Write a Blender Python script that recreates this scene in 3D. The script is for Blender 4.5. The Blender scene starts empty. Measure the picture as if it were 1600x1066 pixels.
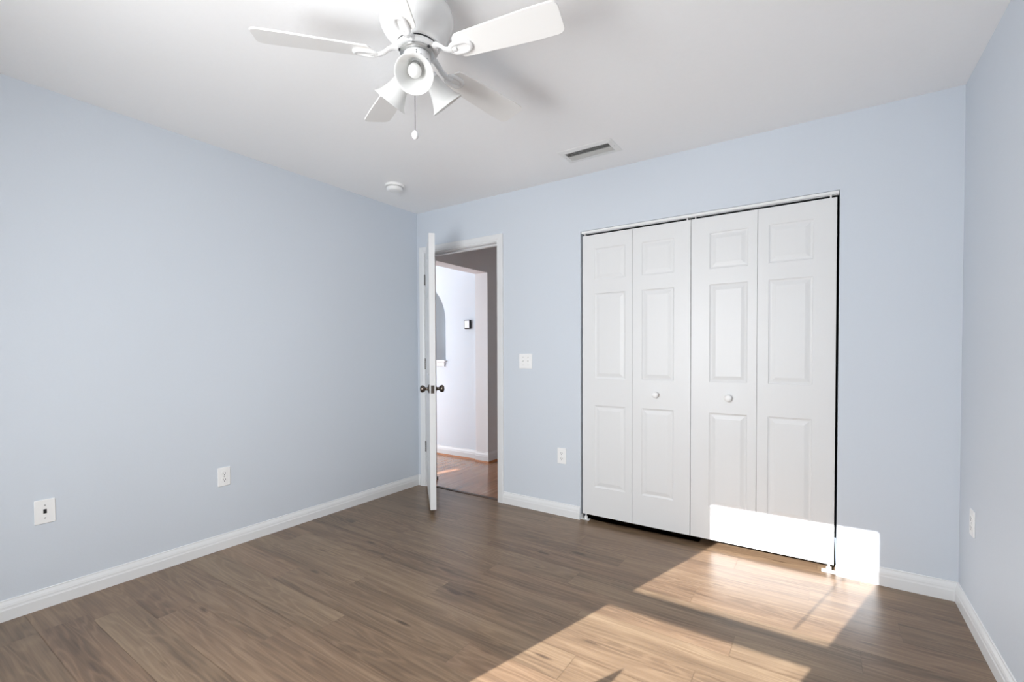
import bpy, bmesh, math, random
from mathutils import Vector, Matrix
PI = math.pi
SC = bpy.context.scene
COL = SC.collection

# ------------------------------------------------------------------ camera, world, sun, daylight, exposure
W, D, H = 3.582, 3.60, 2.44            # room: x 0..W, y -D..0, z 0..H
cam_d = bpy.data.cameras.new('camera'); cam = bpy.data.objects.new('camera', cam_d); COL.objects.link(cam)
F_PX, PX, PY = 725.13, 799.04, 564.46
cam_d.sensor_fit = 'HORIZONTAL'; cam_d.sensor_width = 36
cam_d.lens = 36 * F_PX / 1600
cam_d.shift_x = (800 - PX) / 1600
cam_d.shift_y = (PY - 533) / 1600
cam_d.clip_start = .01
R_ = Vector((.82979171, .5580624, -.00347347)); U_ = Vector((-.00772287, .01770626, .99981341)); F_ = Vector((-.55801977, .82961005, -.01900235))
cam.matrix_world = Matrix(((R_.x, U_.x, -F_.x, 3.03965), (R_.y, U_.y, -F_.y, -3.00662), (R_.z, U_.z, -F_.z, 1.19551), (0, 0, 0, 1)))
SC.camera = cam

vs = SC.view_settings
SC.display_settings.display_device = 'sRGB'
vs.view_transform = 'Standard'; vs.look = 'None'; vs.exposure = 0.0; vs.gamma = 1.0; vs.use_curve_mapping = False

world = bpy.data.worlds.new('sky'); SC.world = world; world.use_nodes = True
wn = world.node_tree; wn.nodes.clear()
wo = wn.nodes.new('ShaderNodeOutputWorld'); wb = wn.nodes.new('ShaderNodeBackground')
wb.inputs[0].default_value = (.72, .84, 1.0, 1); wb.inputs[1].default_value = 1.2
wn.links.new(wb.outputs[0], wo.inputs[0])

TAN = .49; SX = .285                     # sun travels (SX, 1, -TAN)
sun_d = bpy.data.lights.new('sun', 'SUN'); sun = bpy.data.objects.new('sun', sun_d); COL.objects.link(sun)
sun_d.energy = 20.0; sun_d.angle = math.radians(.3); sun_d.color = (1.0, 1.0, 1.0)
sun.rotation_euler = Vector((SX, 1, -TAN)).to_track_quat('-Z', 'Y').to_euler()
sun.location = (1, -8, 5)

def daylight(name, loc, target, sx, sy, power, col=(1.0, .985, .97)):
    d = bpy.data.lights.new(name, 'AREA'); o = bpy.data.objects.new(name, d); COL.objects.link(o)
    d.shape = 'RECTANGLE'; d.size = sx; d.size_y = sy; d.energy = power; d.color = col; d.spread = math.radians(166)
    o.location = loc; o.rotation_euler = (Vector(target) - Vector(loc)).to_track_quat('-Z', 'Y').to_euler()
    return o
daylight('daylight_bedroom', (1.83, -D + .06, 1.25), (1.83, 0, .50), .80, 1.55, 70, (.97, .985, 1.0))
daylight('added_fill_living', (-2.6, -1.15, 1.2), (-2.6, 1, 1.2), 1.7, 1.9, 72, (.88, .94, 1.0))  # added fill lamp at an unseen window, brightens the white arch wall
daylight('added_fill_kitchen', (-4.5, 2.2, 1.5), (0, 2.2, 1.3), .9, .9, 22)  # added fill lamp, unseen, lifts the dark view through the arch

SC.cycles.max_bounces = 12; SC.cycles.diffuse_bounces = 8; SC.cycles.sample_clamp_indirect = 8
SC.cycles.caustics_reflective = False; SC.cycles.caustics_refractive = False

# ------------------------------------------------------------------ materials
def nodes(name):
    m = bpy.data.materials.new(name); m.use_nodes = True
    t = m.node_tree; b = t.nodes['Principled BSDF']
    return m, t, b
def N(t, kind, **kw):
    n = t.nodes.new(kind)
    for k, v in kw.items():
        if k.startswith('i_'):
            key = k[2:]
            n.inputs[int(key) if key.isdigit() else key].default_value = v
        else: setattr(n, k, v)
    return n
def L(t, a, b): t.links.new(a, b)
def coords(t, scale=(1, 1, 1)):
    tc = N(t, 'ShaderNodeTexCoord'); mp = N(t, 'ShaderNodeMapping'); mp.inputs['Scale'].default_value = scale
    L(t, tc.outputs['Object'], mp.inputs['Vector']); return mp.outputs['Vector']
def plain(name, col, rough=.5, metal=0, spec=.5, bump=0, bscale=60, var=0):
    m, t, b = nodes(name)
    b.inputs['Roughness'].default_value = rough; b.inputs['Metallic'].default_value = metal
    b.inputs['Specular IOR Level'].default_value = spec
    v = coords(t)
    nz = N(t, 'ShaderNodeTexNoise', i_Scale=bscale, i_Detail=3.0); L(t, v, nz.inputs['Vector'])
    mx = N(t, 'ShaderNodeMix', data_type='RGBA')
    mx.inputs[6].default_value = (*[c * (1 - var) for c in col], 1); mx.inputs[7].default_value = (*[min(1, c * (1 + var)) for c in col], 1)
    L(t, nz.outputs[0], mx.inputs[0]); L(t, mx.outputs[2], b.inputs['Base Color'])
    if bump:
        bp = N(t, 'ShaderNodeBump', i_Strength=bump, i_Distance=.002); L(t, nz.outputs[0], bp.inputs['Height']); L(t, bp.outputs[0], b.inputs['Normal'])
    return m
M = {}
M['wall'] = plain('light_blue_paint', (.62, .665, .72), .62, spec=.25, bump=.12, bscale=90, var=.01)
M['ceiling'] = plain('white_ceiling_paint', (.90, .90, .90), .85, spec=.15, bump=.25, bscale=45, var=.01)
M['trim'] = plain('white_trim_gloss', (.765, .775, .78), .30, spec=.4, bump=.02, bscale=8)
M['white_wall'] = plain('white_hall_paint', (.75, .81, .87), .6, spec=.25, bump=.08, bscale=90)
M['hall_wall'] = plain('warm_white_hall_paint', (.82, .825, .835), .6, spec=.25, bump=.08, bscale=90)
M['kitchen_wall'] = plain('blue_grey_kitchen_paint', (.62, .66, .70), .6, spec=.25, bump=.08, bscale=90)
M['plastic'] = plain('white_plastic', (.86, .86, .85), .35, spec=.45)
M['fan_white'] = plain('white_enamel', (.82, .82, .815), .22, spec=.5)
M['blade'] = plain('white_blade_laminate', (.85, .84, .82), .4, spec=.4)
M['dark'] = plain('black_plastic', (.012, .012, .013), .4)
M['slot'] = plain('dark_slot', (.03, .03, .032), .6)
M['bronze'] = plain('aged_bronze', (.16, .135, .115), .28, metal=1.0, var=.15, bscale=40)
M['steel'] = plain('brushed_steel', (.55, .55, .54), .30, metal=1.0)
M['hinge'] = plain('dull_nickel_hinge', (.16, .155, .15), .35, metal=1.0)
M['vent'] = plain('grey_vent_metal', (.55, .55, .53), .5)
M['duct_shade'] = plain('duct_shade_grey', (.13, .13, .125), .7)  # dark tone stands for the shade inside the duct
M['vent_white'] = plain('white_vent_enamel', (.80, .80, .79), .5, spec=.3)
M['closet_shade'] = plain('closet_interior_shade', (.05, .05, .055), .9, spec=.1)  # near-black colour stands in for the shade of the closed closet
M['brown_trim'] = plain('stained_shoe_moulding', (.45, .18, .07), .3, var=.2, bscale=30)
M['threshold'] = plain('dark_brown_threshold', (.085, .05, .035), .4, var=.2, bscale=30)
M['dark_wood'] = plain('dark_brown_wood', (.035, .018, .013), .35, var=.2, bscale=30)
M['blind'] = plain('white_vinyl_blind', (.82, .82, .80), .45)
M['screen'] = plain('pale_display', (.85, .87, .90), .15)
M['terracotta'] = plain('terracotta', (.45, .17, .09), .7, var=.1)
M['leaf'] = plain('green_leaf', (.05, .14, .04), .4, var=.3, bscale=20)

def door_material():
    m, t, b = nodes('white_embossed_door')
    b.inputs['Base Color'].default_value = (.735, .74, .74, 1); b.inputs['Roughness'].default_value = .38; b.inputs['Specular IOR Level'].default_value = .4
    v = coords(t, (14, 14, 1.2))
    wv = N(t, 'ShaderNodeTexWave', i_Scale=2.2, i_Distortion=7.0, i_Detail=3.0, wave_type='BANDS', bands_direction='X'); wv.inputs['Detail Scale'].default_value = 1.2
    L(t, v, wv.inputs['Vector'])
    bp = N(t, 'ShaderNodeBump', i_Strength=.10, i_Distance=.001); L(t, wv.outputs['Fac'], bp.inputs['Height']); L(t, bp.outputs[0], b.inputs['Normal'])
    return m
M['door'] = door_material()

def frosted():
    m, t, b = nodes('white_opal_glass')
    b.inputs['Base Color'].default_value = (.90, .90, .89, 1); b.inputs['Roughness'].default_value = .3
    v = coords(t); nz = N(t, 'ShaderNodeTexNoise', i_Scale=30.0); L(t, v, nz.inputs['Vector'])
    bp = N(t, 'ShaderNodeBump', i_Strength=.02, i_Distance=.001); L(t, nz.outputs[0], bp.inputs['Height']); L(t, bp.outputs[0], b.inputs['Normal'])
    tr = N(t, 'ShaderNodeBsdfTranslucent'); tr.inputs[0].default_value = (.88, .88, .865, 1)
    mx = N(t, 'ShaderNodeMixShader'); mx.inputs[0].default_value = .4
    o = t.nodes['Material Output']
    L(t, b.outputs[0], mx.inputs[1]); L(t, tr.outputs[0], mx.inputs[2]); L(t, mx.outputs[0], o.inputs['Surface'])
    return m
M['opal'] = frosted()

def pane_mat():
    m, t, b = nodes('window_glass')
    t.nodes.remove(b)
    tr = N(t, 'ShaderNodeBsdfTransparent'); gl = N(t, 'ShaderNodeBsdfGlossy', i_Roughness=.02); fr = N(t, 'ShaderNodeFresnel', i_IOR=1.45)
    mx = N(t, 'ShaderNodeMixShader'); L(t, fr.outputs[0], mx.inputs[0]); L(t, tr.outputs[0], mx.inputs[1]); L(t, gl.outputs[0], mx.inputs[2])
    L(t, mx.outputs[0], t.nodes['Material Output'].inputs['Surface'])
    return m
M['glass'] = pane_mat()

def plank_material(name, dark, mid, light, rough, gscale, axis, spec=.5, knots=True):
    """boards as geometry carry the attributes plank (random colour) per board; grain runs along the axis"""
    m, t, b = nodes(name)
    at = N(t, 'ShaderNodeAttribute', attribute_name='plank')
    sep = N(t, 'ShaderNodeSeparateColor'); L(t, at.outputs['Color'], sep.inputs[0])
    tc = N(t, 'ShaderNodeTexCoord')
    off = N(t, 'ShaderNodeVectorMath', operation='SCALE'); off.inputs['Scale'].default_value = 37.0; L(t, at.outputs['Color'], off.inputs[0])
    add = N(t, 'ShaderNodeVectorMath', operation='ADD'); L(t, tc.outputs['Object'], add.inputs[0]); L(t, off.outputs[0], add.inputs[1])
    def mapped(along, across):
        mp = N(t, 'ShaderNodeMapping'); mp.inputs['Scale'].default_value = (along, across, 1) if axis == 'x' else (across, along, 1)
        L(t, add.outputs[0], mp.inputs['Vector']); return mp.outputs['Vector']
    # broad tone drift along the board
    n1 = N(t, 'ShaderNodeTexNoise', i_Scale=1.0, i_Detail=3.0, i_Distortion=.35); L(t, mapped(.75, 10), n1.inputs['Vector'])
    # cathedral rings: contours of a stretched noise field
    n2 = N(t, 'ShaderNodeTexNoise', i_Scale=1.0, i_Detail=1.8, i_Distortion=.25); L(t, mapped(.85, 9.5), n2.inputs['Vector'])
    mul = N(t, 'ShaderNodeMath', operation='MULTIPLY', i_1=gscale); L(t, n2.outputs[0], mul.inputs[0])
    s0 = N(t, 'ShaderNodeMath', operation='SINE'); L(t, mul.outputs[0], s0.inputs[0])
    s1 = N(t, 'ShaderNodeMath', operation='MULTIPLY_ADD', i_1=.5, i_2=.5); L(t, s0.outputs[0], s1.inputs[0])
    sn = N(t, 'ShaderNodeMath', operation='POWER', i_1=3.0); L(t, s1.outputs[0], sn.inputs[0])
    # fine pores
    n3 = N(t, 'ShaderNodeTexNoise', i_Scale=1.0, i_Detail=4.0, i_Roughness=.65); L(t, mapped(4, 130), n3.inputs['Vector'])
    n4 = N(t, 'ShaderNodeTexNoise', i_Scale=1.0, i_Detail=2.0); L(t, mapped(1.5, 46), n4.inputs['Vector'])
    def madd(a, k, c):
        x = N(t, 'ShaderNodeMath', operation='MULTIPLY_ADD'); L(t, a, x.inputs[0]); x.inputs[1].default_value = k
        if isinstance(c, float): x.inputs[2].default_value = c
        else: L(t, c, x.inputs[2])
        return x.outputs[0]
    s = madd(n1.outputs[0], 1.0, .5 - .5 - .36 - .27 - .15)
    s = madd(sep.outputs[0], .20, s)
    s = madd(sn.outputs[0], .20, s)
    s = madd(n3.outputs[0], .72, s)
    s = madd(n4.outputs[0], .54, s)
    if knots:
        vo = N(t, 'ShaderNodeTexVoronoi', i_Scale=1.0, i_Randomness=1.0); L(t, mapped(2.2, 8.0), vo.inputs['Vector'])
        kr = N(t, 'ShaderNodeMapRange', i_1=.015, i_2=.12, i_3=-.6, i_4=0.0); L(t, vo.outputs['Distance'], kr.inputs[0])
        s2 = N(t, 'ShaderNodeMath', operation='ADD'); L(t, s, s2.inputs[0]); L(t, kr.outputs[0], s2.inputs[1]); s = s2.outputs[0]
    rp = N(t, 'ShaderNodeValToRGB'); e = rp.color_ramp.elements
    e[0].position = .08; e[0].color = (*dark, 1); e[1].position = .92; e[1].color = (*light, 1)
    x = e.new(.5); x.color = (*mid, 1)
    L(t, s, rp.inputs[0])
    # slight warm/cool shift per board
    hs = N(t, 'ShaderNodeMix', data_type='RGBA', blend_type='MULTIPLY'); hs.inputs[0].default_value = 1.0
    tint = N(t, 'ShaderNodeMix', data_type='RGBA'); tint.inputs[6].default_value = (1.02, .985, .95, 1); tint.inputs[7].default_value = (.98, 1.0, .96, 1)
    L(t, sep.outputs[1], tint.inputs[0]); L(t, rp.outputs[0], hs.inputs[6]); L(t, tint.outputs[2], hs.inputs[7])
    L(t, hs.outputs[2], b.inputs['Base Color'])
    b.inputs['Specular IOR Level'].default_value = spec
    rr = N(t, 'ShaderNodeMapRange', i_3=rough - .04, i_4=rough + .06); L(t, n3.outputs[0], rr.inputs[0]); L(t, rr.outputs[0], b.inputs['Roughness'])
    bp = N(t, 'ShaderNodeBump', i_Strength=.06, i_Distance=.001); L(t, n3.outputs[0], bp.inputs['Height']); L(t, bp.outputs[0], b.inputs['Normal'])
    return m
M['floor'] = plank_material('brown_oak_vinyl_planks', (.078, .049, .031), (.182, .118, .074), (.262, .181, .117), .30, 84, 'x', spec=.5)
M['hall_floor'] = hf = plank_material('red_brown_hardwood', (.24, .112, .062), (.35, .165, .088), (.44, .24, .145), .20, 40, 'y', spec=.7, knots=False)
hb = hf.node_tree.nodes['Principled BSDF']; hb.inputs['Coat Weight'].default_value = .35; hb.inputs['Coat Roughness'].default_value = .09

# ------------------------------------------------------------------ mesh helpers
def obj(name, bm, mat, parent=None, loc=None, smooth=False, bevel=0, seg=2, auto=None):
    bmesh.ops.recalc_face_normals(bm, faces=bm.faces)
    me = bpy.data.meshes.new(name); bm.to_mesh(me); bm.free()
    o = bpy.data.objects.new(name, me); COL.objects.link(o)
    me.materials.append(M[mat] if isinstance(mat, str) else mat)
    if smooth:
        for p in me.polygons: p.use_smooth = True
        if auto is not None: me.set_sharp_from_angle(angle=math.radians(auto))
    if parent: o.parent = parent
    if loc: o.location = loc
    if bevel:
        b = o.modifiers.new('bevel', 'BEVEL'); b.width = bevel; b.segments = seg; b.limit_method = 'ANGLE'; b.angle_limit = math.radians(40)
    return o
def tag(o, label, cat, group=None, kind=None):
    o['label'] = label; o['category'] = cat
    if group: o['group'] = group
    if kind: o['kind'] = kind
    return o
def thing(name, label, cat, loc=(0, 0, 0), rot=(0, 0, 0), group=None, kind=None):
    o = bpy.data.objects.new(name, None); o.empty_display_size = .1; COL.objects.link(o); o.location = loc; o.rotation_euler = rot
    return tag(o, label, cat, group, kind)
def box(bm, x0, x1, y0, y1, z0, z1):
    v = [bm.verts.new((x, y, z)) for z in (z0, z1) for y in (y0, y1) for x in (x0, x1)]
    for f in ((0, 2, 3, 1), (4, 5, 7, 6), (0, 1, 5, 4), (2, 6, 7, 3), (0, 4, 6, 2), (1, 3, 7, 5)): bm.faces.new([v[i] for i in f])
    return v
def B(*boxes):
    bm = bmesh.new()
    for b in boxes: box(bm, *b)
    return bm
def lathe(bm, prof, n=40, mat=None, cap0=True, cap1=True):
    rings = []
    for r, z in prof:
        rings.append([bm.verts.new((r * math.cos(2 * PI * i / n), r * math.sin(2 * PI * i / n), z)) for i in range(n)] if r > 1e-6 else [bm.verts.new((0, 0, z))])
    fs = []
    for a, b in zip(rings, rings[1:]):
        for i in range(n):
            j = (i + 1) % n
            if len(a) == 1 and len(b) == 1: continue
            if len(a) == 1: fs.append(bm.faces.new((a[0], b[i], b[j])))
            elif len(b) == 1: fs.append(bm.faces.new((a[i], a[j], b[0])))
            else: fs.append(bm.faces.new((a[i], a[j], b[j], b[i])))
    if cap0 and len(rings[0]) > 1: bm.faces.new(rings[0])
    if cap1 and len(rings[-1]) > 1: bm.faces.new(rings[-1])
    if mat:
        vs_ = [v for r in rings for v in r]
        for v in vs_: v.co = mat @ v.co
    return bm
def tube(bm, pts, rad, n=10, flat=1.0):
    """tube along pts; rad number or list; flat squashes it in z"""
    pts = [Vector(p) for p in pts]
    rings = []
    for i, p in enumerate(pts):
        d = (pts[min(i + 1, len(pts) - 1)] - pts[max(i - 1, 0)]).normalized()
        up = Vector((0, 0, 1)) if abs(d.z) < .95 else Vector((1, 0, 0))
        s = d.cross(up).normalized(); u = s.cross(d).normalized()
        r = rad[i] if isinstance(rad, (list, tuple)) else rad
        rings.append([bm.verts.new(p + s * r * math.cos(2 * PI * k / n) + u * r * flat * math.sin(2 * PI * k / n)) for k in range(n)])
    for a, b in zip(rings, rings[1:]):
        for k in range(n): bm.faces.new((a[k], a[(k + 1) % n], b[(k + 1) % n], b[k]))
    bm.faces.new(rings[0]); bm.faces.new(rings[-1])
    return bm
def prism(bm, poly, h0, h1, mat=None):
    a = [bm.verts.new((x, y, h0)) for x, y in poly]; b = [bm.verts.new((x, y, h1)) for x, y in poly]
    n = len(poly)
    bm.faces.new(a); bm.faces.new(b)
    for i in range(n): bm.faces.new((a[i], a[(i + 1) % n], b[(i + 1) % n], b[i]))
    if mat:
        for v in a + b: v.co = mat @ v.co
    return bm
def sweep(bm, rows):
    """rows: list of equal-length loops (profile copies along a path), lofted and capped"""
    R = [[bm.verts.new(p) for p in r] for r in rows]
    n = len(R[0])
    for a, b in zip(R, R[1:]):
        for i in range(n): bm.faces.new((a[i], a[(i + 1) % n], b[(i + 1) % n], b[i]))
    bm.faces.new(R[0]); bm.faces.new(R[-1])
    return bm
def S(o, label, cat): return tag(o, label, cat, kind='structure')

# ------------------------------------------------------------------ floor of the bedroom: real boards in one mesh
def plank_floor(name, x0, x1, y0, y1, wid, length, joints, phase, axis, mat, seed, ztop=0.0):
    rnd = random.Random(seed); bm = bmesh.new(); layer = bm.loops.layers.float_color.new('plank')
    a0, a1, c0, c1 = (x0, x1, y0, y1) if axis == 'x' else (y0, y1, x0, x1)
    k = math.floor((c0 - phase) / wid); g = .0006
    while phase + k * wid < c1:
        lo, hi = max(c0, phase + k * wid), min(c1, phase + (k + 1) * wid)
        j = joints.get(k, rnd.uniform(0, length))
        st = j - math.ceil((j - a0) / length) * length
        while st < a1:
            s0, s1 = max(a0, st), min(a1, st + length)
            if s1 - s0 > .002:
                col = (rnd.random(), rnd.random(), rnd.random(), 1)
                q = [(s0 + g, lo + g), (s1 - g, lo + g), (s1 - g, hi - g), (s0 + g, hi - g)]
                vv = [bm.verts.new((p[0], p[1], ztop) if axis == 'x' else (p[1], p[0], ztop)) for p in q]
                f = bm.faces.new(vv)
                for l in f.loops: l[layer] = col
            st += length
        k += 1
    # solid base just under the boards shows as the fine joints
    bz = ztop - .0012
    for v in box(bm, x0, x1, y0, y1, ztop - .05, bz):
        for l in v.link_loops: l[layer] = (0.0, .5, .5, 1)
    return obj(name, bm, mat)
# board rows counted from phase; joint x of the rows the photo shows
JO = {-1: .557, 0: 1.117, 1: 1.24, 2: .62, 3: 1.02, 4: 1.43, 5: .90, 6: .30, 7: 1.95, 8: 1.30, 9: 2.1, 10: .55, 11: 1.42, -2: 1.55, -3: .25}
S(plank_floor('floor', 0, W, -D, .022, .163, 1.22, JO, -2.02, 'x', 'floor', 11), 'brown wood-look plank floor of the bedroom', 'floor')
S(plank_floor('floor_hall', -4.6, 2.4, .042, 4.0, .083, .9, {}, 0, 'y', 'hall_floor', 5), 'glossy red-brown hardwood floor seen through the doorway', 'floor')
S(plank_floor('floor_living', -4.6, -.12, -1.25, .042, .083, .9, {}, 0, 'y', 'hall_floor', 6), 'red-brown hardwood floor of the living room', 'floor')

# ------------------------------------------------------------------ walls and ceiling
T = .115
DX0, DX1, DZ = .08, .905, 2.085          # rough door opening
CX0, CX1, CZ = 1.608, 3.105, 2.047       # closet opening
S(obj('wall_left', B((-.12, 0, -D - .12, 0, -.05, H)), 'wall'), 'light blue wall on the left', 'wall')
S(obj('wall_right', B((W, W + .12, -D - .12, 0, -.05, H)), 'wall'), 'light blue wall on the right edge', 'wall')
S(obj('wall_back', B((-.12, DX0, 0, T, -.05, H), (DX0, DX1, 0, T, DZ, H), (DX1, CX0, 0, T, -.05, H), (CX0, CX1, 0, T, CZ, H), (CX1, W + .12, 0, T, -.05, H)), 'wall'),
  'light blue wall holding the door and closet', 'wall')
WX0, WX1, WZ0, WZ1 = 1.421, 2.244, .47, 2.069   # clear glass of the window behind the viewer
S(obj('wall_rear', B((0, WX0 - .04, -D - .12, -D, -.05, H), (WX1 + .04, W, -D - .12, -D, -.05, H), (WX0 - .04, WX1 + .04, -D - .12, -D, -.05, WZ0 - .04), (WX0 - .04, WX1 + .04, -D - .12, -D, WZ1 + .04, H)), 'wall'),
  'light blue wall behind the viewer with the window', 'wall')
S(obj('ceiling', B((-.12, W + .12, -D - .12, T, H, H + .08)), 'ceiling'), 'white textured bedroom ceiling', 'ceiling')

# window behind the viewer (source of the sunlit patch)
win = thing('window_1', 'white framed window behind the viewer letting in the sun', 'window', (0, -D, 0), kind='structure')
obj('window_frame', B((WX0 - .04, WX0, -.09, -.03, WZ0 - .04, WZ1 + .04), (WX1, WX1 + .04, -.09, -.03, WZ0 - .04, WZ1 + .04), (WX0, WX1, -.09, -.03, WZ0 - .04, WZ0), (WX0, WX1, -.09, -.03, WZ1, WZ1 + .04), (WX0, WX1, -.075, -.045, 1.335, 1.365)), 'trim', win)
obj('window_pane', B((WX0, WX1, -.064, -.060, WZ0, WZ1)), 'glass', win)
obj('window_sill', B((WX0 - .06, WX1 + .06, -.03, .05, WZ0 - .06, WZ0 - .041)), 'trim', win, bevel=.004)
# mini blind, half raised: open slats over the upper half, stacked slats as a band below them
bl = thing('window_blind', 'white mini blind half raised over the window behind the viewer', 'blind', (0, -D, 0))
obj('head_rail', B((WX0 - .02, WX1 + .02, -.026, .0, WZ1 + .0, WZ1 + .035)), 'blind', bl)
sb = bmesh.new(); z = 1.41; al = math.atan(TAN) - .08
while z < WZ1 - .004:
    c, s_ = math.cos(al) * .0125, math.sin(al) * .0125
    prism(sb, [(-.013 - c, z + s_), (-.013 + c, z - s_), (-.013 + c, z - s_ + .0006), (-.013 - c, z + s_ + .0006)], WX0 - .018, WX1 + .018, Matrix(((0, 0, 1, 0), (1, 0, 0, 0), (0, 1, 0, 0), (0, 0, 0, 1))))
    z += .0215
obj('slats', sb, 'blind', bl)
sb = bmesh.new()
for i in range(22): box(sb, WX0 - .018, WX1 + .018, -.026, -.001, 1.337 + i * .0026, 1.3385 + i * .0026)
obj('slat_stack', sb, 'blind', bl)
obj('bottom_rail', B((WX0 - .018, WX1 + .018, -.026, .0, 1.318, 1.336)), 'blind', bl)
sb = bmesh.new(); tube(sb, [(2.118, .012, 2.07), (2.118, .012, 1.42)], .0045, 8); obj('tilt_wand', sb, 'plastic', bl)

# unseen plant added for its shadow; the tip of its leaf shades the near end of the sun patch
pl = thing('added_shadow_plant', 'unseen potted plant added to cast a leaf shadow, behind the viewer', 'plant', (1.80, -3.42, 0))
obj('pot', lathe(bmesh.new(), [(.07, 0), (.095, .16), (.10, .17), (.10, .19), (.085, .19), (.08, .16), (0, .16)], 28), 'terracotta', pl, smooth=True, auto=40)
lb = bmesh.new()
def leaf(bm, base, tip, wmax, th, bend):
    base, tip = Vector(base), Vector(tip); n = 14; rows = []
    side = (tip - base).cross(Vector((0, 1, 0))).normalized()
    for i in range(n + 1):
        u = i / n; w = wmax * (.35 + .65 * math.sin(PI * min(1, u * .8 + .12))) * (1 - u ** 12) + .002
        c = base.lerp(tip, u) + Vector((bend * u * u, 0, 0))
        rows.append([c - side * w + Vector((0, -th, 0)), c + Vector((0, -th - .006, 0)), c + side * w + Vector((0, -th, 0)), c + side * w + Vector((0, th, 0)), c + Vector((0, th - .006, 0)), c - side * w + Vector((0, th, 0))])
    sweep(bm, rows)
leaf(lb, (0, 0, .15), (.038, .03, 1.005), .060, .0015, .0)
leaf(lb, (.02, .02, .15), (.12, .02, .60), .04, .0015, .0); leaf(lb, (-.03, .0, .15), (-.14, .03, .62), .04, .0015, -.02)
obj('leaves', lb, 'leaf', pl)

# closet interior behind the bifold doors, its shade put into the colour
S(obj('wall_closet', B((CX0 - .1, CX0 - .05, T, .8, -.05, H), (CX1 + .05, CX1 + .1, T, .8, -.05, H), (CX0 - .05, CX1 + .05, .75, .8, -.05, H)), 'closet_shade'), 'closet interior walls coloured near-black for shade behind the bifold doors', 'wall')
S(obj('ceiling_closet', B((CX0 - .1, CX1 + .1, T, .8, H, H + .05)), 'closet_shade'), 'closet ceiling coloured near-black for shade behind the bifold doors', 'ceiling')
S(plank_floor('floor_closet', CX0, CX1, .022, .75, .163, 1.22, {}, -2.02, 'x', 'floor', 12), 'brown plank floor inside the closet', 'floor')

# ------------------------------------------------------------------ baseboards
BP = [(0, 0), (.014, 0), (.014, .048), (.0125, .053), (.0118, .058), (.0118, .062), (.0095, .072), (.0060, .081), (.0045, .085), (.0045, .090), (0, .092)]
def base_run(bm, p0, p1, nrm, m0=0, m1=0, prof=BP):
    p0, p1, nrm = Vector(p0), Vector(p1), Vector(nrm); d = (p1 - p0).normalized(); Z = Vector((0, 0, 1))
    sweep(bm, [[p0 + nrm * t + Z * z + d * t * m0 for t, z in prof], [p1 + nrm * t + Z * z - d * t * m1 for t, z in prof]])
bm = bmesh.new(); base_run(bm, (0, -D, 0), (0, 0, 0), (1, 0, 0), 1, 1); S(obj('baseboard_left', bm, 'trim'), 'white moulded baseboard along the left wall', 'baseboard')
bm = bmesh.new(); base_run(bm, (W, -D, 0), (W, 0, 0), (-1, 0, 0), 1, 1); S(obj('baseboard_right', bm, 'trim'), 'white moulded baseboard along the right wall', 'baseboard')
bm = bmesh.new(); base_run(bm, (0, 0, 0), (.033, 0, 0), (0, -1, 0), 1, 0); base_run(bm, (.942, 0, 0), (1.606, 0, 0), (0, -1, 0)); base_run(bm, (3.106, 0, 0), (W, 0, 0), (0, -1, 0), 0, 1)
S(obj('baseboard_back', bm, 'trim'), 'white moulded baseboard along the closet wall', 'baseboard')
bm = bmesh.new(); base_run(bm, (0, -D, 0), (W, -D, 0), (0, 1, 0), 1, 1); S(obj('baseboard_rear', bm, 'trim'), 'white baseboard below the window behind the viewer', 'baseboard')

# ------------------------------------------------------------------ door frame (trim_1) and the open six-panel door
JX0, JX1, JZ = .10, .883, 2.068
fr = thing('trim_1', 'white casing and jamb around the open doorway', 'door frame', kind='structure')
obj('jamb', B((DX0, JX0, 0, T, 0, DZ), (JX1, DX1, 0, T, 0, DZ), (JX0, JX1, 0, T, JZ, DZ)), 'trim', fr)
obj('door_stop_strip', B((JX0, JX0 + .011, .046, .080, 0, JZ), (JX1 - .011, JX1, .046, .080, 0, JZ), (JX0 + .011, JX1 - .011, .046, .080, JZ - .011, JZ)), 'trim', fr)
CP = [(0, 0), (0, .009), (.004, .011), (.012, .011), (.016, .014), (.030, .0155), (.044, .017), (.053, .017), (.057, .012), (.057, 0)]
rv = .005
bm = bmesh.new()
sweep(bm, [[(JX0 - rv - u, -v, 0) for u, v in CP], [(JX0 - rv - u, -v, JZ + rv + u) for u, v in CP], [(JX1 + rv + u, -v, JZ + rv + u) for u, v in CP], [(JX1 + rv + u, -v, 0) for u, v in CP]])
obj('casing', bm, 'trim', fr)
obj('strike_plate', B((JX1 - .0012, JX1 + .0, .006, .036, .90, .96)), 'hinge', fr)

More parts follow.
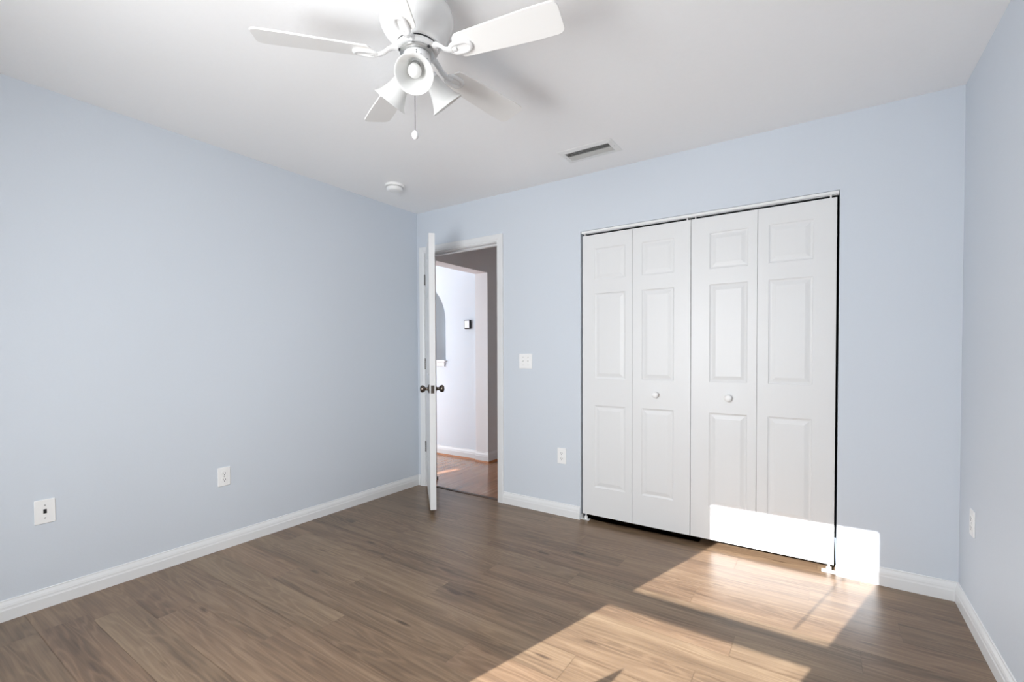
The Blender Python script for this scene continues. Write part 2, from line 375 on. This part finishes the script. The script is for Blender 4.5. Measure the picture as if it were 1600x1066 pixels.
def panel_face(bm, w, h, rects, y, sgn, nest):
    """flat moulded face at y looking towards sgn*y, with nested raised panels; x 0..w, z 0..h"""
    xs = sorted({0, w, *[r[0] for r in rects], *[r[1] for r in rects]}); zs = sorted({0, h, *[r[2] for r in rects], *[r[3] for r in rects]})
    cache = {}
    def V(x, z, d=0):
        k = (round(x, 5), round(z, 5), round(d, 5))
        if k not in cache: cache[k] = bm.verts.new((x, y - sgn * d, z))
        return cache[k]
    for i in range(len(xs) - 1):
        for j in range(len(zs) - 1):
            xm, zm = (xs[i] + xs[i + 1]) / 2, (zs[j] + zs[j + 1]) / 2
            if any(r[0] < xm < r[1] and r[2] < zm < r[3] for r in rects): continue
            bm.faces.new((V(xs[i], zs[j]), V(xs[i + 1], zs[j]), V(xs[i + 1], zs[j + 1]), V(xs[i], zs[j + 1])))
    for r in rects:
        xr = [x for x in xs if r[0] - 1e-6 <= x <= r[1] + 1e-6]; zr = [z_ for z_ in zs if r[2] - 1e-6 <= z_ <= r[3] + 1e-6]
        loop = [V(x, r[2]) for x in xr] + [V(r[1], z_) for z_ in zr[1:]] + [V(x, r[3]) for x in xr[::-1][1:]] + [V(r[0], z_) for z_ in zr[::-1][1:-1]]
        first = [bm.verts.new((x, y - sgn * nest[0][1], z_)) for x, z_ in ((r[0] + nest[0][0], r[2] + nest[0][0]), (r[1] - nest[0][0], r[2] + nest[0][0]), (r[1] - nest[0][0], r[3] - nest[0][0]), (r[0] + nest[0][0], r[3] - nest[0][0]))]
        corners = [V(r[0], r[2]), V(r[1], r[2]), V(r[1], r[3]), V(r[0], r[3])]; idx = [loop.index(c) for c in corners] + [len(loop)]
        for q in range(4):
            seg = loop[idx[q]:idx[q + 1] + 1] if q < 3 else loop[idx[3]:] + [loop[0]]
            bm.faces.new(seg + [first[(q + 1) % 4], first[q]])
        prev = first
        for ins, dep in nest[1:]:
            cur = [bm.verts.new((x, y - sgn * dep, z_)) for x, z_ in ((r[0] + ins, r[2] + ins), (r[1] - ins, r[2] + ins), (r[1] - ins, r[3] - ins), (r[0] + ins, r[3] - ins))]
            for q in range(4): bm.faces.new((prev[q], prev[(q + 1) % 4], cur[(q + 1) % 4], cur[q]))
            prev = cur
        bm.faces.new(prev)
    return xs, zs
NEST = [(.004, .0035), (.011, .0055), (.017, .0050), (.022, .0038), (.036, .0008), (.041, .0008)]
def leaf_slab(w, h, th, rects, both=True):
    bm = bmesh.new()
    panel_face(bm, w, h, rects, 0, -1, NEST)
    panel_face(bm, w, h, rects if both else [], th, 1, NEST)
    for a, b, c, d in (((0, 0, 0), (w, 0, 0), (w, th, 0), (0, th, 0)), ((0, 0, h), (w, 0, h), (w, th, h), (0, th, h)), ((0, 0, 0), (0, th, 0), (0, th, h), (0, 0, h)), ((w, 0, 0), (w, th, 0), (w, th, h), (w, 0, h))):
        bm.faces.new([bm.verts.new(p) for p in (a, b, c, d)])
    bmesh.ops.remove_doubles(bm, verts=bm.verts, dist=1e-5)
    return bm
DW, DH, DT = .776, 2.02, .043
TH = math.radians(43.7)
door = thing('door_1', 'white six-panel door standing open into the room, seen edge-on', 'door', (JX0 + .002, -.004, .042), (0, 0, -TH), kind='structure')
pr = []
for x0, x1 in ((.105, .340), (.436, .671)): pr += [(x0, x1, .24, .80), (x0, x1, .98, 1.58), (x0, x1, 1.68, 1.90)]
o = obj('slab', leaf_slab(DW, DH, DT, pr), 'door', door, bevel=.0015)
# knobs: rose, neck, ball on both faces
KZ, KX = .885, DW - .062
def knob_bm(sgn, y):
    prof = [(.033, 0), (.033, .003), (.028, .008), (.016, .010), (.012, .014), (.011, .026), (.014, .031), (.022, .036), (.0265, .044), (.0275, .052), (.025, .060), (.017, .066), (.009, .068), (0, .0685)]
    m = Matrix.Translation((KX, y, KZ)) @ Matrix.Rotation(PI / 2 * (1 if sgn < 0 else -1), 4, 'X')
    return lathe(bmesh.new(), prof, 32, m)
for sgn, y in ((-1, 0), (1, DT)):
    obj('knob', knob_bm(sgn, y), 'bronze', door, smooth=True, auto=50)['label'] = 'aged bronze round knob'
bm = B((DW - .0005, DW + .0012, .009, DT - .009, KZ - .029, KZ + .029)); box(bm, DW + .0012, DW + .010, .015, DT - .015, KZ - .010, KZ + .010)
lp = obj('latch_plate', bm, 'bronze', door, bevel=.0008)
for hz in (.315, 1.05, 1.795):
    bm = bmesh.new()
    for q in range(5): lathe(bm, [(.0062, 0), (.0062, .0172)], 14, Matrix.Translation((-.006, -.006, hz - .045 + q * .018)))
    box(bm, -.0012, .0, .0, .034, hz - .044, hz + .044)
    lathe(bm, [(.005, 0), (.007, .003), (.004, .006), (0, .007)], 12, Matrix.Translation((-.006, -.006, hz + .045)))
    obj('hinge', bm, 'hinge', door)

# ------------------------------------------------------------------ closet: track, two bifold door pairs, floor brackets
tr = thing('trim_2', 'white metal sliding track across the top of the closet opening', 'closet track', kind='structure')
obj('track_channel', B((CX0 + .002, CX1 - .003, .014, .017, 2.0315, 2.0465), (CX0 + .002, CX1 - .003, .042, .045, 2.0315, 2.0465), (CX0 + .002, CX1 - .003, .017, .042, 2.0445, 2.0465)), 'plastic', tr)
LZ0, LZ1, LY, LT = .042, 2.0145, .018, .032
def bifold(label, leaves, knob_leaf, knob_x, pins):
    x0 = leaves[0][0]
    d = thing('door_2', label, 'closet door', (x0, LY, LZ0), kind='structure')
    for (a, b, p0, p1) in leaves:
        w = b - a; rects = [(p0 - a, p1 - a, z0 - LZ0, z1 - LZ0) for z0, z1 in ((.243, .822), (1.010, 1.604), (1.698, 1.916))]
        o = obj('leaf', leaf_slab(w, LZ1 - LZ0, LT, rects, False), 'door', d, loc=(a - x0, 0, 0))
    kb = lathe(bmesh.new(), [(.017, 0), (.013, .004), (.0115, .010), (.015, .015), (.0195, .019), (.021, .024), (.019, .029), (.012, .032), (0, .033)], 28, Matrix.Translation((knob_x - x0, 0, .917 - LZ0)) @ Matrix.Rotation(PI / 2, 4, 'X'))
    obj('knob', kb, 'plastic', d, smooth=True, auto=60)
    for px in pins:
        obj('guide_pin', lathe(bmesh.new(), [(.0045, LZ1 - LZ0), (.0045, LZ1 - LZ0 + .013), (.008, LZ1 - LZ0 + .014), (.008, LZ1 - LZ0 + .017)], 12, Matrix.Translation((px - x0, .010, 0))), 'plastic', d)
    return d
bifold('white left pair of bifold closet doors with raised panels', [(1.6165, 1.9785, 1.708, 1.930), (1.9805, 2.3505, 2.043, 2.250)], 1, 2.138, (1.632, 2.327))
d3 = bifold('white right pair of bifold closet doors, sunlit at its foot', [(2.3540, 2.7185, 2.460, 2.670), (2.7205, 3.0935, 2.776, 2.990)], 0, 2.570, (2.377, 3.066))
d3.name = 'door_3'
def bracket(x0, x1, label):
    t = thing('pivot_bracket', label, 'bracket', ((x0 + x1) / 2, .03, 0))
    w = (x1 - x0) / 2
    obj('plate', B((-w, w, -.022, .014, 0, .003), (-w, -w + .003, -.016, .014, .003, .034)) if x0 < 2 else B((-w, w, -.022, .014, 0, .003), (w - .003, w, -.016, .014, .003, .034)), 'plastic', t)
    obj('pivot_socket', lathe(bmesh.new(), [(.012, .003), (.012, .022), (.005, .022), (.005, .0415)], 16, Matrix.Translation((0, 0, 0))), 'plastic', t, smooth=True, auto=40)
bracket(1.6085, 1.668, 'white pivot bracket on the floor under the left end of the closet doors')
bracket(3.040, 3.1045, 'white pivot bracket on the floor under the right end of the closet doors')

# ------------------------------------------------------------------ wall plates
def plate(t, w, h, screws, th=.0055):
    o = obj('cover_plate', B((-w / 2, w / 2, -th, 0, -h / 2, h / 2)), 'plastic', t, bevel=.003, seg=3)
    for sx, sz in screws:
        obj('screw', lathe(bmesh.new(), [(.0032, 0), (.0032, .0008), (.0018, .0012), (0, .0012)], 12, Matrix.Translation((sx, -th, sz)) @ Matrix.Rotation(PI / 2, 4, 'X')), 'steel', t)
def outlet(label, loc, rz):
    t = thing('wall_outlet', label, 'outlet', loc, (0, 0, rz), 'duplex outlets on the bedroom walls')
    plate(t, .071, .114, [(0, 0)])
    for s in (-1, 1):
        zc = s * .0195; bm = bmesh.new()
        pts = []
        for i in range(24):
            a = 2 * PI * i / 24; x = .0168 * math.cos(a); z_ = .0168 * math.sin(a); pts.append((x, max(-.0135, min(.0135, z_))))
        prism(bm, pts, 0, .0022, Matrix.Translation((0, -.0055, zc)) @ Matrix.Rotation(PI / 2, 4, 'X'))
        r = obj('receptacle', bm, 'plastic', t)
        bm = B((-.0078, -.0054, -.0080, -.0076, zc - .003, zc + .007), (.0054, .0076, -.0080, -.0076, zc - .002, zc + .006))
        lathe(bm, [(.0028, 0), (.0028, .0004), (0, .0004)], 12, Matrix.Translation((0, -.0076, zc - .008)) @ Matrix.Rotation(PI / 2, 4, 'X'))
        obj('slot', bm, 'slot', r)
outlet('white duplex outlet low on the left blue wall', (0, -1.645, .442), PI / 2)
outlet('white duplex outlet low on the wall between door and closet', (1.460, 0, .438), 0)
outlet('white duplex outlet low on the right-hand wall near the corner', (W, -.241, .450), -PI / 2)
t = thing('wall_jack', 'square white wall plate with a single black jack, low on left wall', 'wall plate', (0, -2.432, .454), (0, 0, PI / 2))
plate(t, .073, .113, [(0, .030), (0, -.030)])
obj('jack_port', B((-.0060, .0060, -.0064, -.0052, -.009, .011)), 'dark', t)
t = thing('light_switch', 'white double-gang switch plate beside the doorway', 'light switch', (1.151, 0, 1.128))
plate(t, .116, .114, [(s * .023, z_) for s in (-1, 1) for z_ in (-.030, .030)])
for s in (-1, 1):
    g = obj('switch_collar', B((s * .023 - .0055, s * .023 + .0055, -.0066, -.0052, -.0125, .0125)), 'plastic', t, bevel=.0006)
    bm = bmesh.new(); rows = [[(s * .023 + x * .0042, -.006 + y, z_) for x in (-1, 1) for z_ in zz] for y, zz in ((0, (-.006, .006)), (-.010, (.001, .008)))]
    rows = [[r[0], r[1], r[3], r[2]] for r in rows]; sweep(bm, rows); obj('toggle', bm, 'plastic', g)

# ------------------------------------------------------------------ ceiling: vent and smoke detector
t = thing('ceiling_vent', 'white air vent grille with grey louvres in the ceiling', 'vent', (1.826, -.325, H))
fx, fz, ox, oy = .143, .058, .176, .095
bm = bmesh.new()
rows = [[(sx * a, sy * b, z_) for sx, sy in ((-1, -1), (1, -1), (1, 1), (-1, 1))] for a, b, z_ in ((ox, oy, 0), (ox, oy, -.002), (fx + .006, fz + .006, -.0065), (fx, fz, -.0065), (fx, fz, 0))]
vv = [[bm.verts.new(p) for p in r] for r in rows]
for a, b in zip(vv, vv[1:]):
    for i in range(4): bm.faces.new((a[i], a[(i + 1) % 4], b[(i + 1) % 4], b[i]))
obj('vent_frame', bm, 'vent_white', t)
obj('duct_shade_sheet', B((-fx, fx, -fz, fz, -.0012, -.0006)), 'duct_shade', t)  # flat sheet coloured dark as the shade behind the louvres
for q, (yy, an) in enumerate(((-.046, 38), (-.029, 38), (-.011, 38), (.008, -38), (.027, -38), (.045, -38))):
    hw = .0072 if an > 0 else .0062; a = math.radians(an); dy, dz = hw * math.cos(a), hw * math.sin(a)
    m = Matrix(((0, 0, 1, 0), (1, 0, 0, 0), (0, 1, 0, 0), (0, 0, 0, 1)))
    bm = bmesh.new(); zc = -.0042; k = .5
    prism(bm, [(yy - dy, zc - dz * k), (yy + dy, zc + dz * k), (yy + dy, zc + dz * k + .0008), (yy - dy, zc - dz * k + .0008)], -fx, fx, m); obj('louvre', bm, 'vent', t)
for s in (-1, 1):
    obj('screw', lathe(bmesh.new(), [(0, -.0095), (.003, -.009), (.0035, -.0075), (.0035, -.005)], 12, Matrix.Translation((s * (fx + .017), 0, .0035))), 'steel', t)

t = thing('smoke_detector', 'round white smoke detector on the ceiling near the corner', 'smoke detector', (.385, -.607, H))
obj('base_ring', lathe(bmesh.new(), [(.070, 0), (.072, -.004), (.072, -.012), (.069, -.016), (.060, -.017), (.057, -.017)], 48), 'plastic', t, smooth=True, auto=40)
obj('sensing_gap', lathe(bmesh.new(), [(.050, -.016), (.050, -.022)], 40), 'vent', t, smooth=True, auto=40)
obj('sensor_cover', lathe(bmesh.new(), [(.050, -.0215), (.058, -.022), (.059, -.026), (.056, -.036), (.050, -.042), (.036, -.045), (0, -.046)], 48), 'plastic', t, smooth=True, auto=40)

# ------------------------------------------------------------------ ceiling fan
FX, FY = 1.829, -1.802
fan = thing('ceiling_fan', 'white five-blade hugger ceiling fan with three bell-shaded lamps', 'ceiling fan', (FX, FY, H))
obj('motor_housing', lathe(bmesh.new(), [(.092, 0), (.096, -.010), (.116, -.024), (.126, -.040), (.130, -.062), (.127, -.084), (.118, -.104), (.104, -.122), (.090, -.138), (.084, -.150), (.080, -.152), (0, -.152)], 64), 'fan_white', fan, smooth=True, auto=50)
obj('rotor_gap_shade', lathe(bmesh.new(), [(.071, -.1521), (.071, -.1588)], 40), 'slot', fan, smooth=True, auto=40)  # black collar painted as the shade between housing and flywheel
obj('flywheel', lathe(bmesh.new(), [(.060, -.1585), (.074, -.1595), (.076, -.164), (.074, -.170), (.060, -.172), (.0, -.172)], 56), 'fan_white', fan, smooth=True, auto=50)
obj('mounting_ring', lathe(bmesh.new(), [(.056, -.1725), (.060, -.174), (.060, -.182), (.056, -.184)], 48), 'steel', fan, smooth=True, auto=40)
for q in range(3):
    a = math.radians(-45 + 40 + 120 * q)
    obj('ring_screw', lathe(bmesh.new(), [(.005, 0), (.005, .003), (.003, .005), (0, .005)], 12, Matrix.Translation((.060 * math.cos(a), .060 * math.sin(a), -.178)) @ Matrix.Rotation(a, 4, 'Z') @ Matrix.Rotation(PI / 2, 4, 'Y')), 'slot', fan)
sh = obj('switch_housing', lathe(bmesh.new(), [(.047, -.1845), (.0485, -.187), (.0485, -.238), (.046, -.244), (.040, -.250), (.030, -.262), (.020, -.270), (.010, -.274), (0, -.275)], 48), 'fan_white', fan, smooth=True, auto=50)
for (az, zz) in ((-48, -.196), (-48, -.203), (-30, -.206), (0, -.214), (8, -.232), (-20, -.235)):
    a = math.radians(az); bm = bmesh.new(); lathe(bm, [(.0018, 0), (.0018, .0012), (0, .0012)], 8, Matrix.Translation((.0485 * math.cos(a), .0485 * math.sin(a), zz)) @ Matrix.Rotation(a, 4, 'Z') @ Matrix.Rotation(PI / 2, 4, 'Y'))
    obj('vent_hole', bm, 'slot', sh)
RT, BW, A0, PT, BZ = .533, .118, 3.969, -.225, -.193
def blade_outline():
    r0, r1 = .150, RT; w0, w1 = .047, BW / 2; pts = []
    # rounded root, gentle widening, rounded tip corners
    for i in range(9):
        a = PI / 2 + PI * i / 8; pts.append((r0 + .030 + .030 * math.cos(a), w0 * math.sin(a)))
    pts.append((r1 - .10, -w1))
    for i in range(7):
        a = -PI / 2 + PI / 2 * i / 6; pts.append((r1 - .024 + .024 * math.cos(a), -w1 + .024 + .024 * math.sin(a)))
    for i in range(7):
        a = PI / 2 * i / 6; pts.append((r1 - .024 + .024 * math.cos(a), w1 - .024 + .024 * math.sin(a)))
    pts.append((r1 - .10, w1))
    return pts
def iron_bm():
    bm = bmesh.new()
    tube(bm, [(.066, 0, -.166), (.084, 0, -.168), (.100, 0, -.178), (.115, 0, -.192), (.130, 0, -.199), (.146, 0, -.2005)], [.014, .013, .0115, .011, .0115, .013], 12, .6)
    loop = []
    for i in range(25):
        a = 2 * PI * i / 24; rr = .026 + .006 * math.cos(2 * a)
        loop.append((.176 + 1.15 * rr * math.cos(a + PI), .95 * rr * math.sin(a + PI), -.2005))
    tube(bm, loop, .0085, 10, .7)
    prism(bm, [(x, y) for x, y, _ in loop[:-1]], -.2005, -.1975)
    tube(bm, [(.146, 0, -.2005), (.162, 0, -.2005)], [.012, .010], 10, .55)
    return bm
iron_mesh = None; blade_mesh = None
for k in range(5):
    a = A0 + k * 2 * PI / 5
    rot = Matrix.Rotation(a, 4, 'Z')
    tilt = Matrix.Translation((0, 0, BZ)) @ Matrix.Rotation(PT, 4, 'X')
    if k == 0:
        bm = bmesh.new(); prism(bm, blade_outline(), -.003, .003, tilt); bl_o = obj('blade', bm, 'blade', fan, bevel=.0015)
        bm = iron_bm()
        for v in bm.verts:
            f = max(0.0, min(1.0, (v.co.x - .085) / .05)); z0 = -.2005
            ang = PT * f; y, z_ = v.co.y, v.co.z - BZ
            v.co.y = y * math.cos(ang) - z_ * math.sin(ang) if f > 0 else y
            v.co.z = (y * math.sin(ang) + z_ * math.cos(ang) if f > 0 else z_) + BZ
        ir_o = obj('blade_iron', bm, 'fan_white', bl_o, smooth=True, auto=60)
        sc_os = []
        for (x, y) in ((.165, .018), (.165, -.018), (.200, 0)):
            bm = bmesh.new(); lathe(bm, [(.005, 0), (.0045, -.002), (.002, -.003), (0, -.003)], 10, tilt @ Matrix.Translation((x, y, -.003)))
            sc_os.append(obj('blade_screw', bm, 'steel', bl_o))
        bl_o.rotation_euler = (0, 0, a)
    else:
        b2 = bl_o.copy(); COL.objects.link(b2); b2.parent = fan; b2.rotation_euler = (0, 0, a)
        for s_o in (ir_o, *sc_os):
            c2 = s_o.copy(); COL.objects.link(c2); c2.parent = b2
# light kit
SAZ, TILT = -.87, math.radians(42)
for k in range(3):
    a = SAZ + k * 2 * PI / 3
    ax = Matrix.Translation((.036 * math.cos(a), .036 * math.sin(a), -.228)) @ Matrix.Rotation(a, 4, 'Z') @ Matrix.Rotation(-TILT, 4, 'Y')   # local -z is the lamp axis
    arm = obj('lamp_holder', lathe(bmesh.new(), [(.013, .010), (.013, -.012), (.024, -.016), (.026, -.020), (.026, -.040), (.0235, -.042), (0, -.042)], 32, ax), 'fan_white', fan, smooth=True, auto=40)
    obj('socket', lathe(bmesh.new(), [(.0165, -.0422), (.0165, -.062), (.012, -.063)], 24, ax), 'steel', arm, smooth=True, auto=40)
    prof = [(.0270, -.030), (.0285, -.036), (.0300, -.050), (.0335, -.066), (.0385, -.082), (.0450, -.098), (.0515, -.112), (.0590, -.122), (.0635, -.127), (.0645, -.1285),
            (.0630, -.1290), (.0575, -.1245), (.0500, -.1145), (.0432, -.1005), (.0365, -.084), (.0312, -.067), (.0278, -.050), (.0264, -.036), (.0264, -.030)]
    bm = lathe(bmesh.new(), prof + [prof[0]], 56, ax, cap0=False, cap1=False); bmesh.ops.remove_doubles(bm, verts=bm.verts, dist=1e-6)
    lamp = obj('lamp_shade', bm, 'opal', fan, smooth=True)
    obj('bulb', lathe(bmesh.new(), [(.010, -.062), (.012, -.070), (.0185, -.080), (.0225, -.090), (.0225, -.098), (.019, -.107), (.011, -.113), (0, -.115)], 32, ax), 'opal', arm, smooth=True)
ch = bmesh.new(); tube(ch, [(.020, -.030, -.262), (.022, -.034, -.34), (.022, -.034, -.470)], .0014, 8)
pc = obj('pull_chain', ch, 'hinge', fan)
obj('chain_knob', lathe(bmesh.new(), [(.003, -.468), (.008, -.473), (.0115, -.480), (.012, -.487), (.010, -.494), (.005, -.499), (0, -.500)], 20, Matrix.Translation((.022, -.034, 0))), 'fan_white', pc, smooth=True)

# ------------------------------------------------------------------ hall, living room and kitchen beyond the doorway
HX = .037; HY = 1.0; HZ = 2.052
S(obj('wall_hall', B((-.13, HX, T, .20, -.05, H), (-.13, HX, HY, 4.0, -.05, H), (-.13, HX, .20, HY, HZ, H)), 'hall_wall'), 'hall wall with the wide opening into the bright living room', 'wall')
S(obj('wall_hall_end', B((HX, 2.4, 2.6, 2.7, -.05, H), (2.3, 2.4, .8, 2.6, -.05, H), (1.45, 1.508, T, .8, -.05, H), (1.45, 2.3, .8, .85, -.05, H)), 'hall_wall'), 'far walls of the hall beyond the doorway', 'wall')
S(obj('ceiling_hall', B((-4.6, 2.4, T, 4.0, H, H + .06)), 'ceiling'), 'white ceiling of the hall beyond the doorway', 'ceiling')
S(obj('ceiling_living', B((-4.6, -.12, -1.4, T, H, H + .06)), 'ceiling'), 'white ceiling of the living room', 'ceiling')
# living room wall with the arched pass-through
AX, AR, AZ, AS = -1.10, .506, 1.55, 1.085
y0, y1 = 1.035, 1.16
bm = bmesh.new()
YM = Matrix(((1, 0, 0, 0), (0, 0, 1, 0), (0, 1, 0, 0), (0, 0, 0, 1)))
prism(bm, [(-4.6, -.05), (AX - AR, -.05), (AX - AR, H), (-4.6, H)], y0, y1, YM)
prism(bm, [(AX + AR, -.05), (-.13, -.05), (-.13, H), (AX + AR, H)], y0, y1, YM)
prism(bm, [(AX - AR, -.05), (AX + AR, -.05), (AX + AR, AS), (AX - AR, AS)], y0, y1, YM)
NA = 24
for i in range(NA):
    a0, a1 = PI - PI * i / NA, PI - PI * (i + 1) / NA
    p0, p1 = (AX + AR * math.cos(a0), AZ + AR * math.sin(a0)), (AX + AR * math.cos(a1), AZ + AR * math.sin(a1))
    prism(bm, [p0, p1, (p1[0], H), (p0[0], H)], y0, y1, YM)
S(obj('wall_arch', bm, 'white_wall'), 'bright white living room wall with an arched pass-through', 'wall')
S(obj('trim_3', B((AX - AR - .03, AX + AR + .014, y0 - .035, y1 + .02, AS, AS + .022), (AX - AR - .02, AX + AR - .01, y0 - .018, y0, AS - .05, AS)), 'trim', bevel=.003), 'white sill ledge under the arched pass-through', 'sill')
S(obj('wall_kitchen', B((-4.6, -1.395, 2.9, 3.0, -.05, H), (-1.395, -.13, 1.85, 1.95, -.05, H), (-1.395, -1.30, 1.95, 3.0, -.05, H)), 'kitchen_wall'), 'blue-grey wall glimpsed through the arch', 'wall')
S(obj('wall_living', B((-4.7, -4.6, -1.4, 1.7, -.05, H), (-4.7, -4.6, 2.7, 3.0, -.05, H), (-4.7, -4.6, 1.7, 2.7, -.05, 1.0), (-4.7, -4.6, 1.7, 2.7, 2.0, H), (-4.6, -3.55, -1.35, -1.25, -.05, H), (-1.65, -.654, -1.35, -1.25, -.05, H), (-3.55, -1.65, -1.35, -1.25, 2.15, H), (-3.55, -1.65, -1.35, -1.25, -.05, .15),
    (-.654, -.561, -1.35, -1.25, -.05, .45), (-.654, -.561, -1.35, -1.25, .963, H), (-.561, -.12, -1.35, -1.25, -.05, H)), 'white_wall'), 'living room outer walls with an added wide window and sun slit', 'wall')  # narrow slit added to throw the sun strip on the hall floor
w2 = thing('window_2', 'added wide living room window, unseen past the doorway', 'window', (0, -1.3, 0), kind='structure')  # unseen window added so its bounce lights the arch wall
obj('window_frame', B((-3.55, -3.50, -.03, .03, .15, 2.15), (-1.70, -1.65, -.03, .03, .15, 2.15), (-3.50, -1.70, -.03, .03, .15, .20), (-3.50, -1.70, -.03, .03, 2.10, 2.15), (-2.63, -2.57, -.03, .03, .20, 2.10)), 'trim', w2)
obj('window_pane', B((-3.50, -1.70, -.002, .002, .20, 2.10)), 'glass', w2)
w3 = thing('window_3', 'added kitchen window, unseen beyond the arch', 'window', (-4.65, 2.2, 1.5), kind='structure')  # unseen window added along with the kitchen fill lamp
obj('window_frame', B((-.03, .03, -.5, -.46, -.5, .5), (-.03, .03, .46, .5, -.5, .5), (-.03, .03, -.46, .46, -.5, -.46), (-.03, .03, -.46, .46, .46, .5)), 'trim', w3)
obj('window_pane', B((-.002, .002, -.46, .46, -.46, .46)), 'glass', w3)
# white hall baseboards with stained shoe moulding
bm = bmesh.new(); base_run(bm, (-4.6, y0, .018), (-.135, y0, .018), (0, -1, 0)); base_run(bm, (-.13, HY, .018), (HX, HY, .018), (0, -1, 0), 0, -1); base_run(bm, (HX, HY, .018), (HX, 2.6, .018), (1, 0, 0), -1, 0)
S(obj('baseboard_hall', bm, 'trim'), 'white baseboards of the hall and living room', 'baseboard')
SP = [(0, 0), (.022, 0), (.021, .010), (.016, .017), (.006, .019), (0, .019)]
bm = bmesh.new(); base_run(bm, (-4.6, y0, 0), (-.135, y0, 0), (0, -1, 0), prof=SP); base_run(bm, (-.13, HY, 0), (HX, HY, 0), (0, -1, 0), 0, -1, SP); base_run(bm, (HX, HY, 0), (HX, 2.6, 0), (1, 0, 0), -1, 0, SP)
S(obj('trim_4', bm, 'brown_trim'), 'orange-brown stained shoe moulding under the white hall baseboards', 'shoe moulding')
bm = bmesh.new(); sweep(bm, [[(x, y, z_) for y, z_ in ((.012, 0), (.052, 0), (.050, .004), (.032, .008), (.016, .005))] for x in (JX0 + .001, JX1 - .001)])
S(obj('trim_5', bm, 'threshold'), 'dark brown threshold strip in the doorway', 'threshold')
t = thing('thermostat', 'dark-framed thermostat with a pale screen on the white hall wall', 'thermostat', (-.252, y0, 1.508))
obj('housing', B((-.043, .043, -.032, 0, -.050, .050)), 'slot', t, bevel=.010, seg=4)
obj('display', B((-.033, .033, -.0335, -.0305, -.038, .040)), 'screen', t, bevel=.004, seg=3)
t = tag(obj('door_stop', lathe(bmesh.new(), [(.032, 0), (.034, .006), (.030, .018), (.018, .026), (0, .028)], 28, None), 'dark_wood', None, (-.006, .215, 0), True), 'small round dark brown door stop on the hall floor by the door edge', 'door stop')
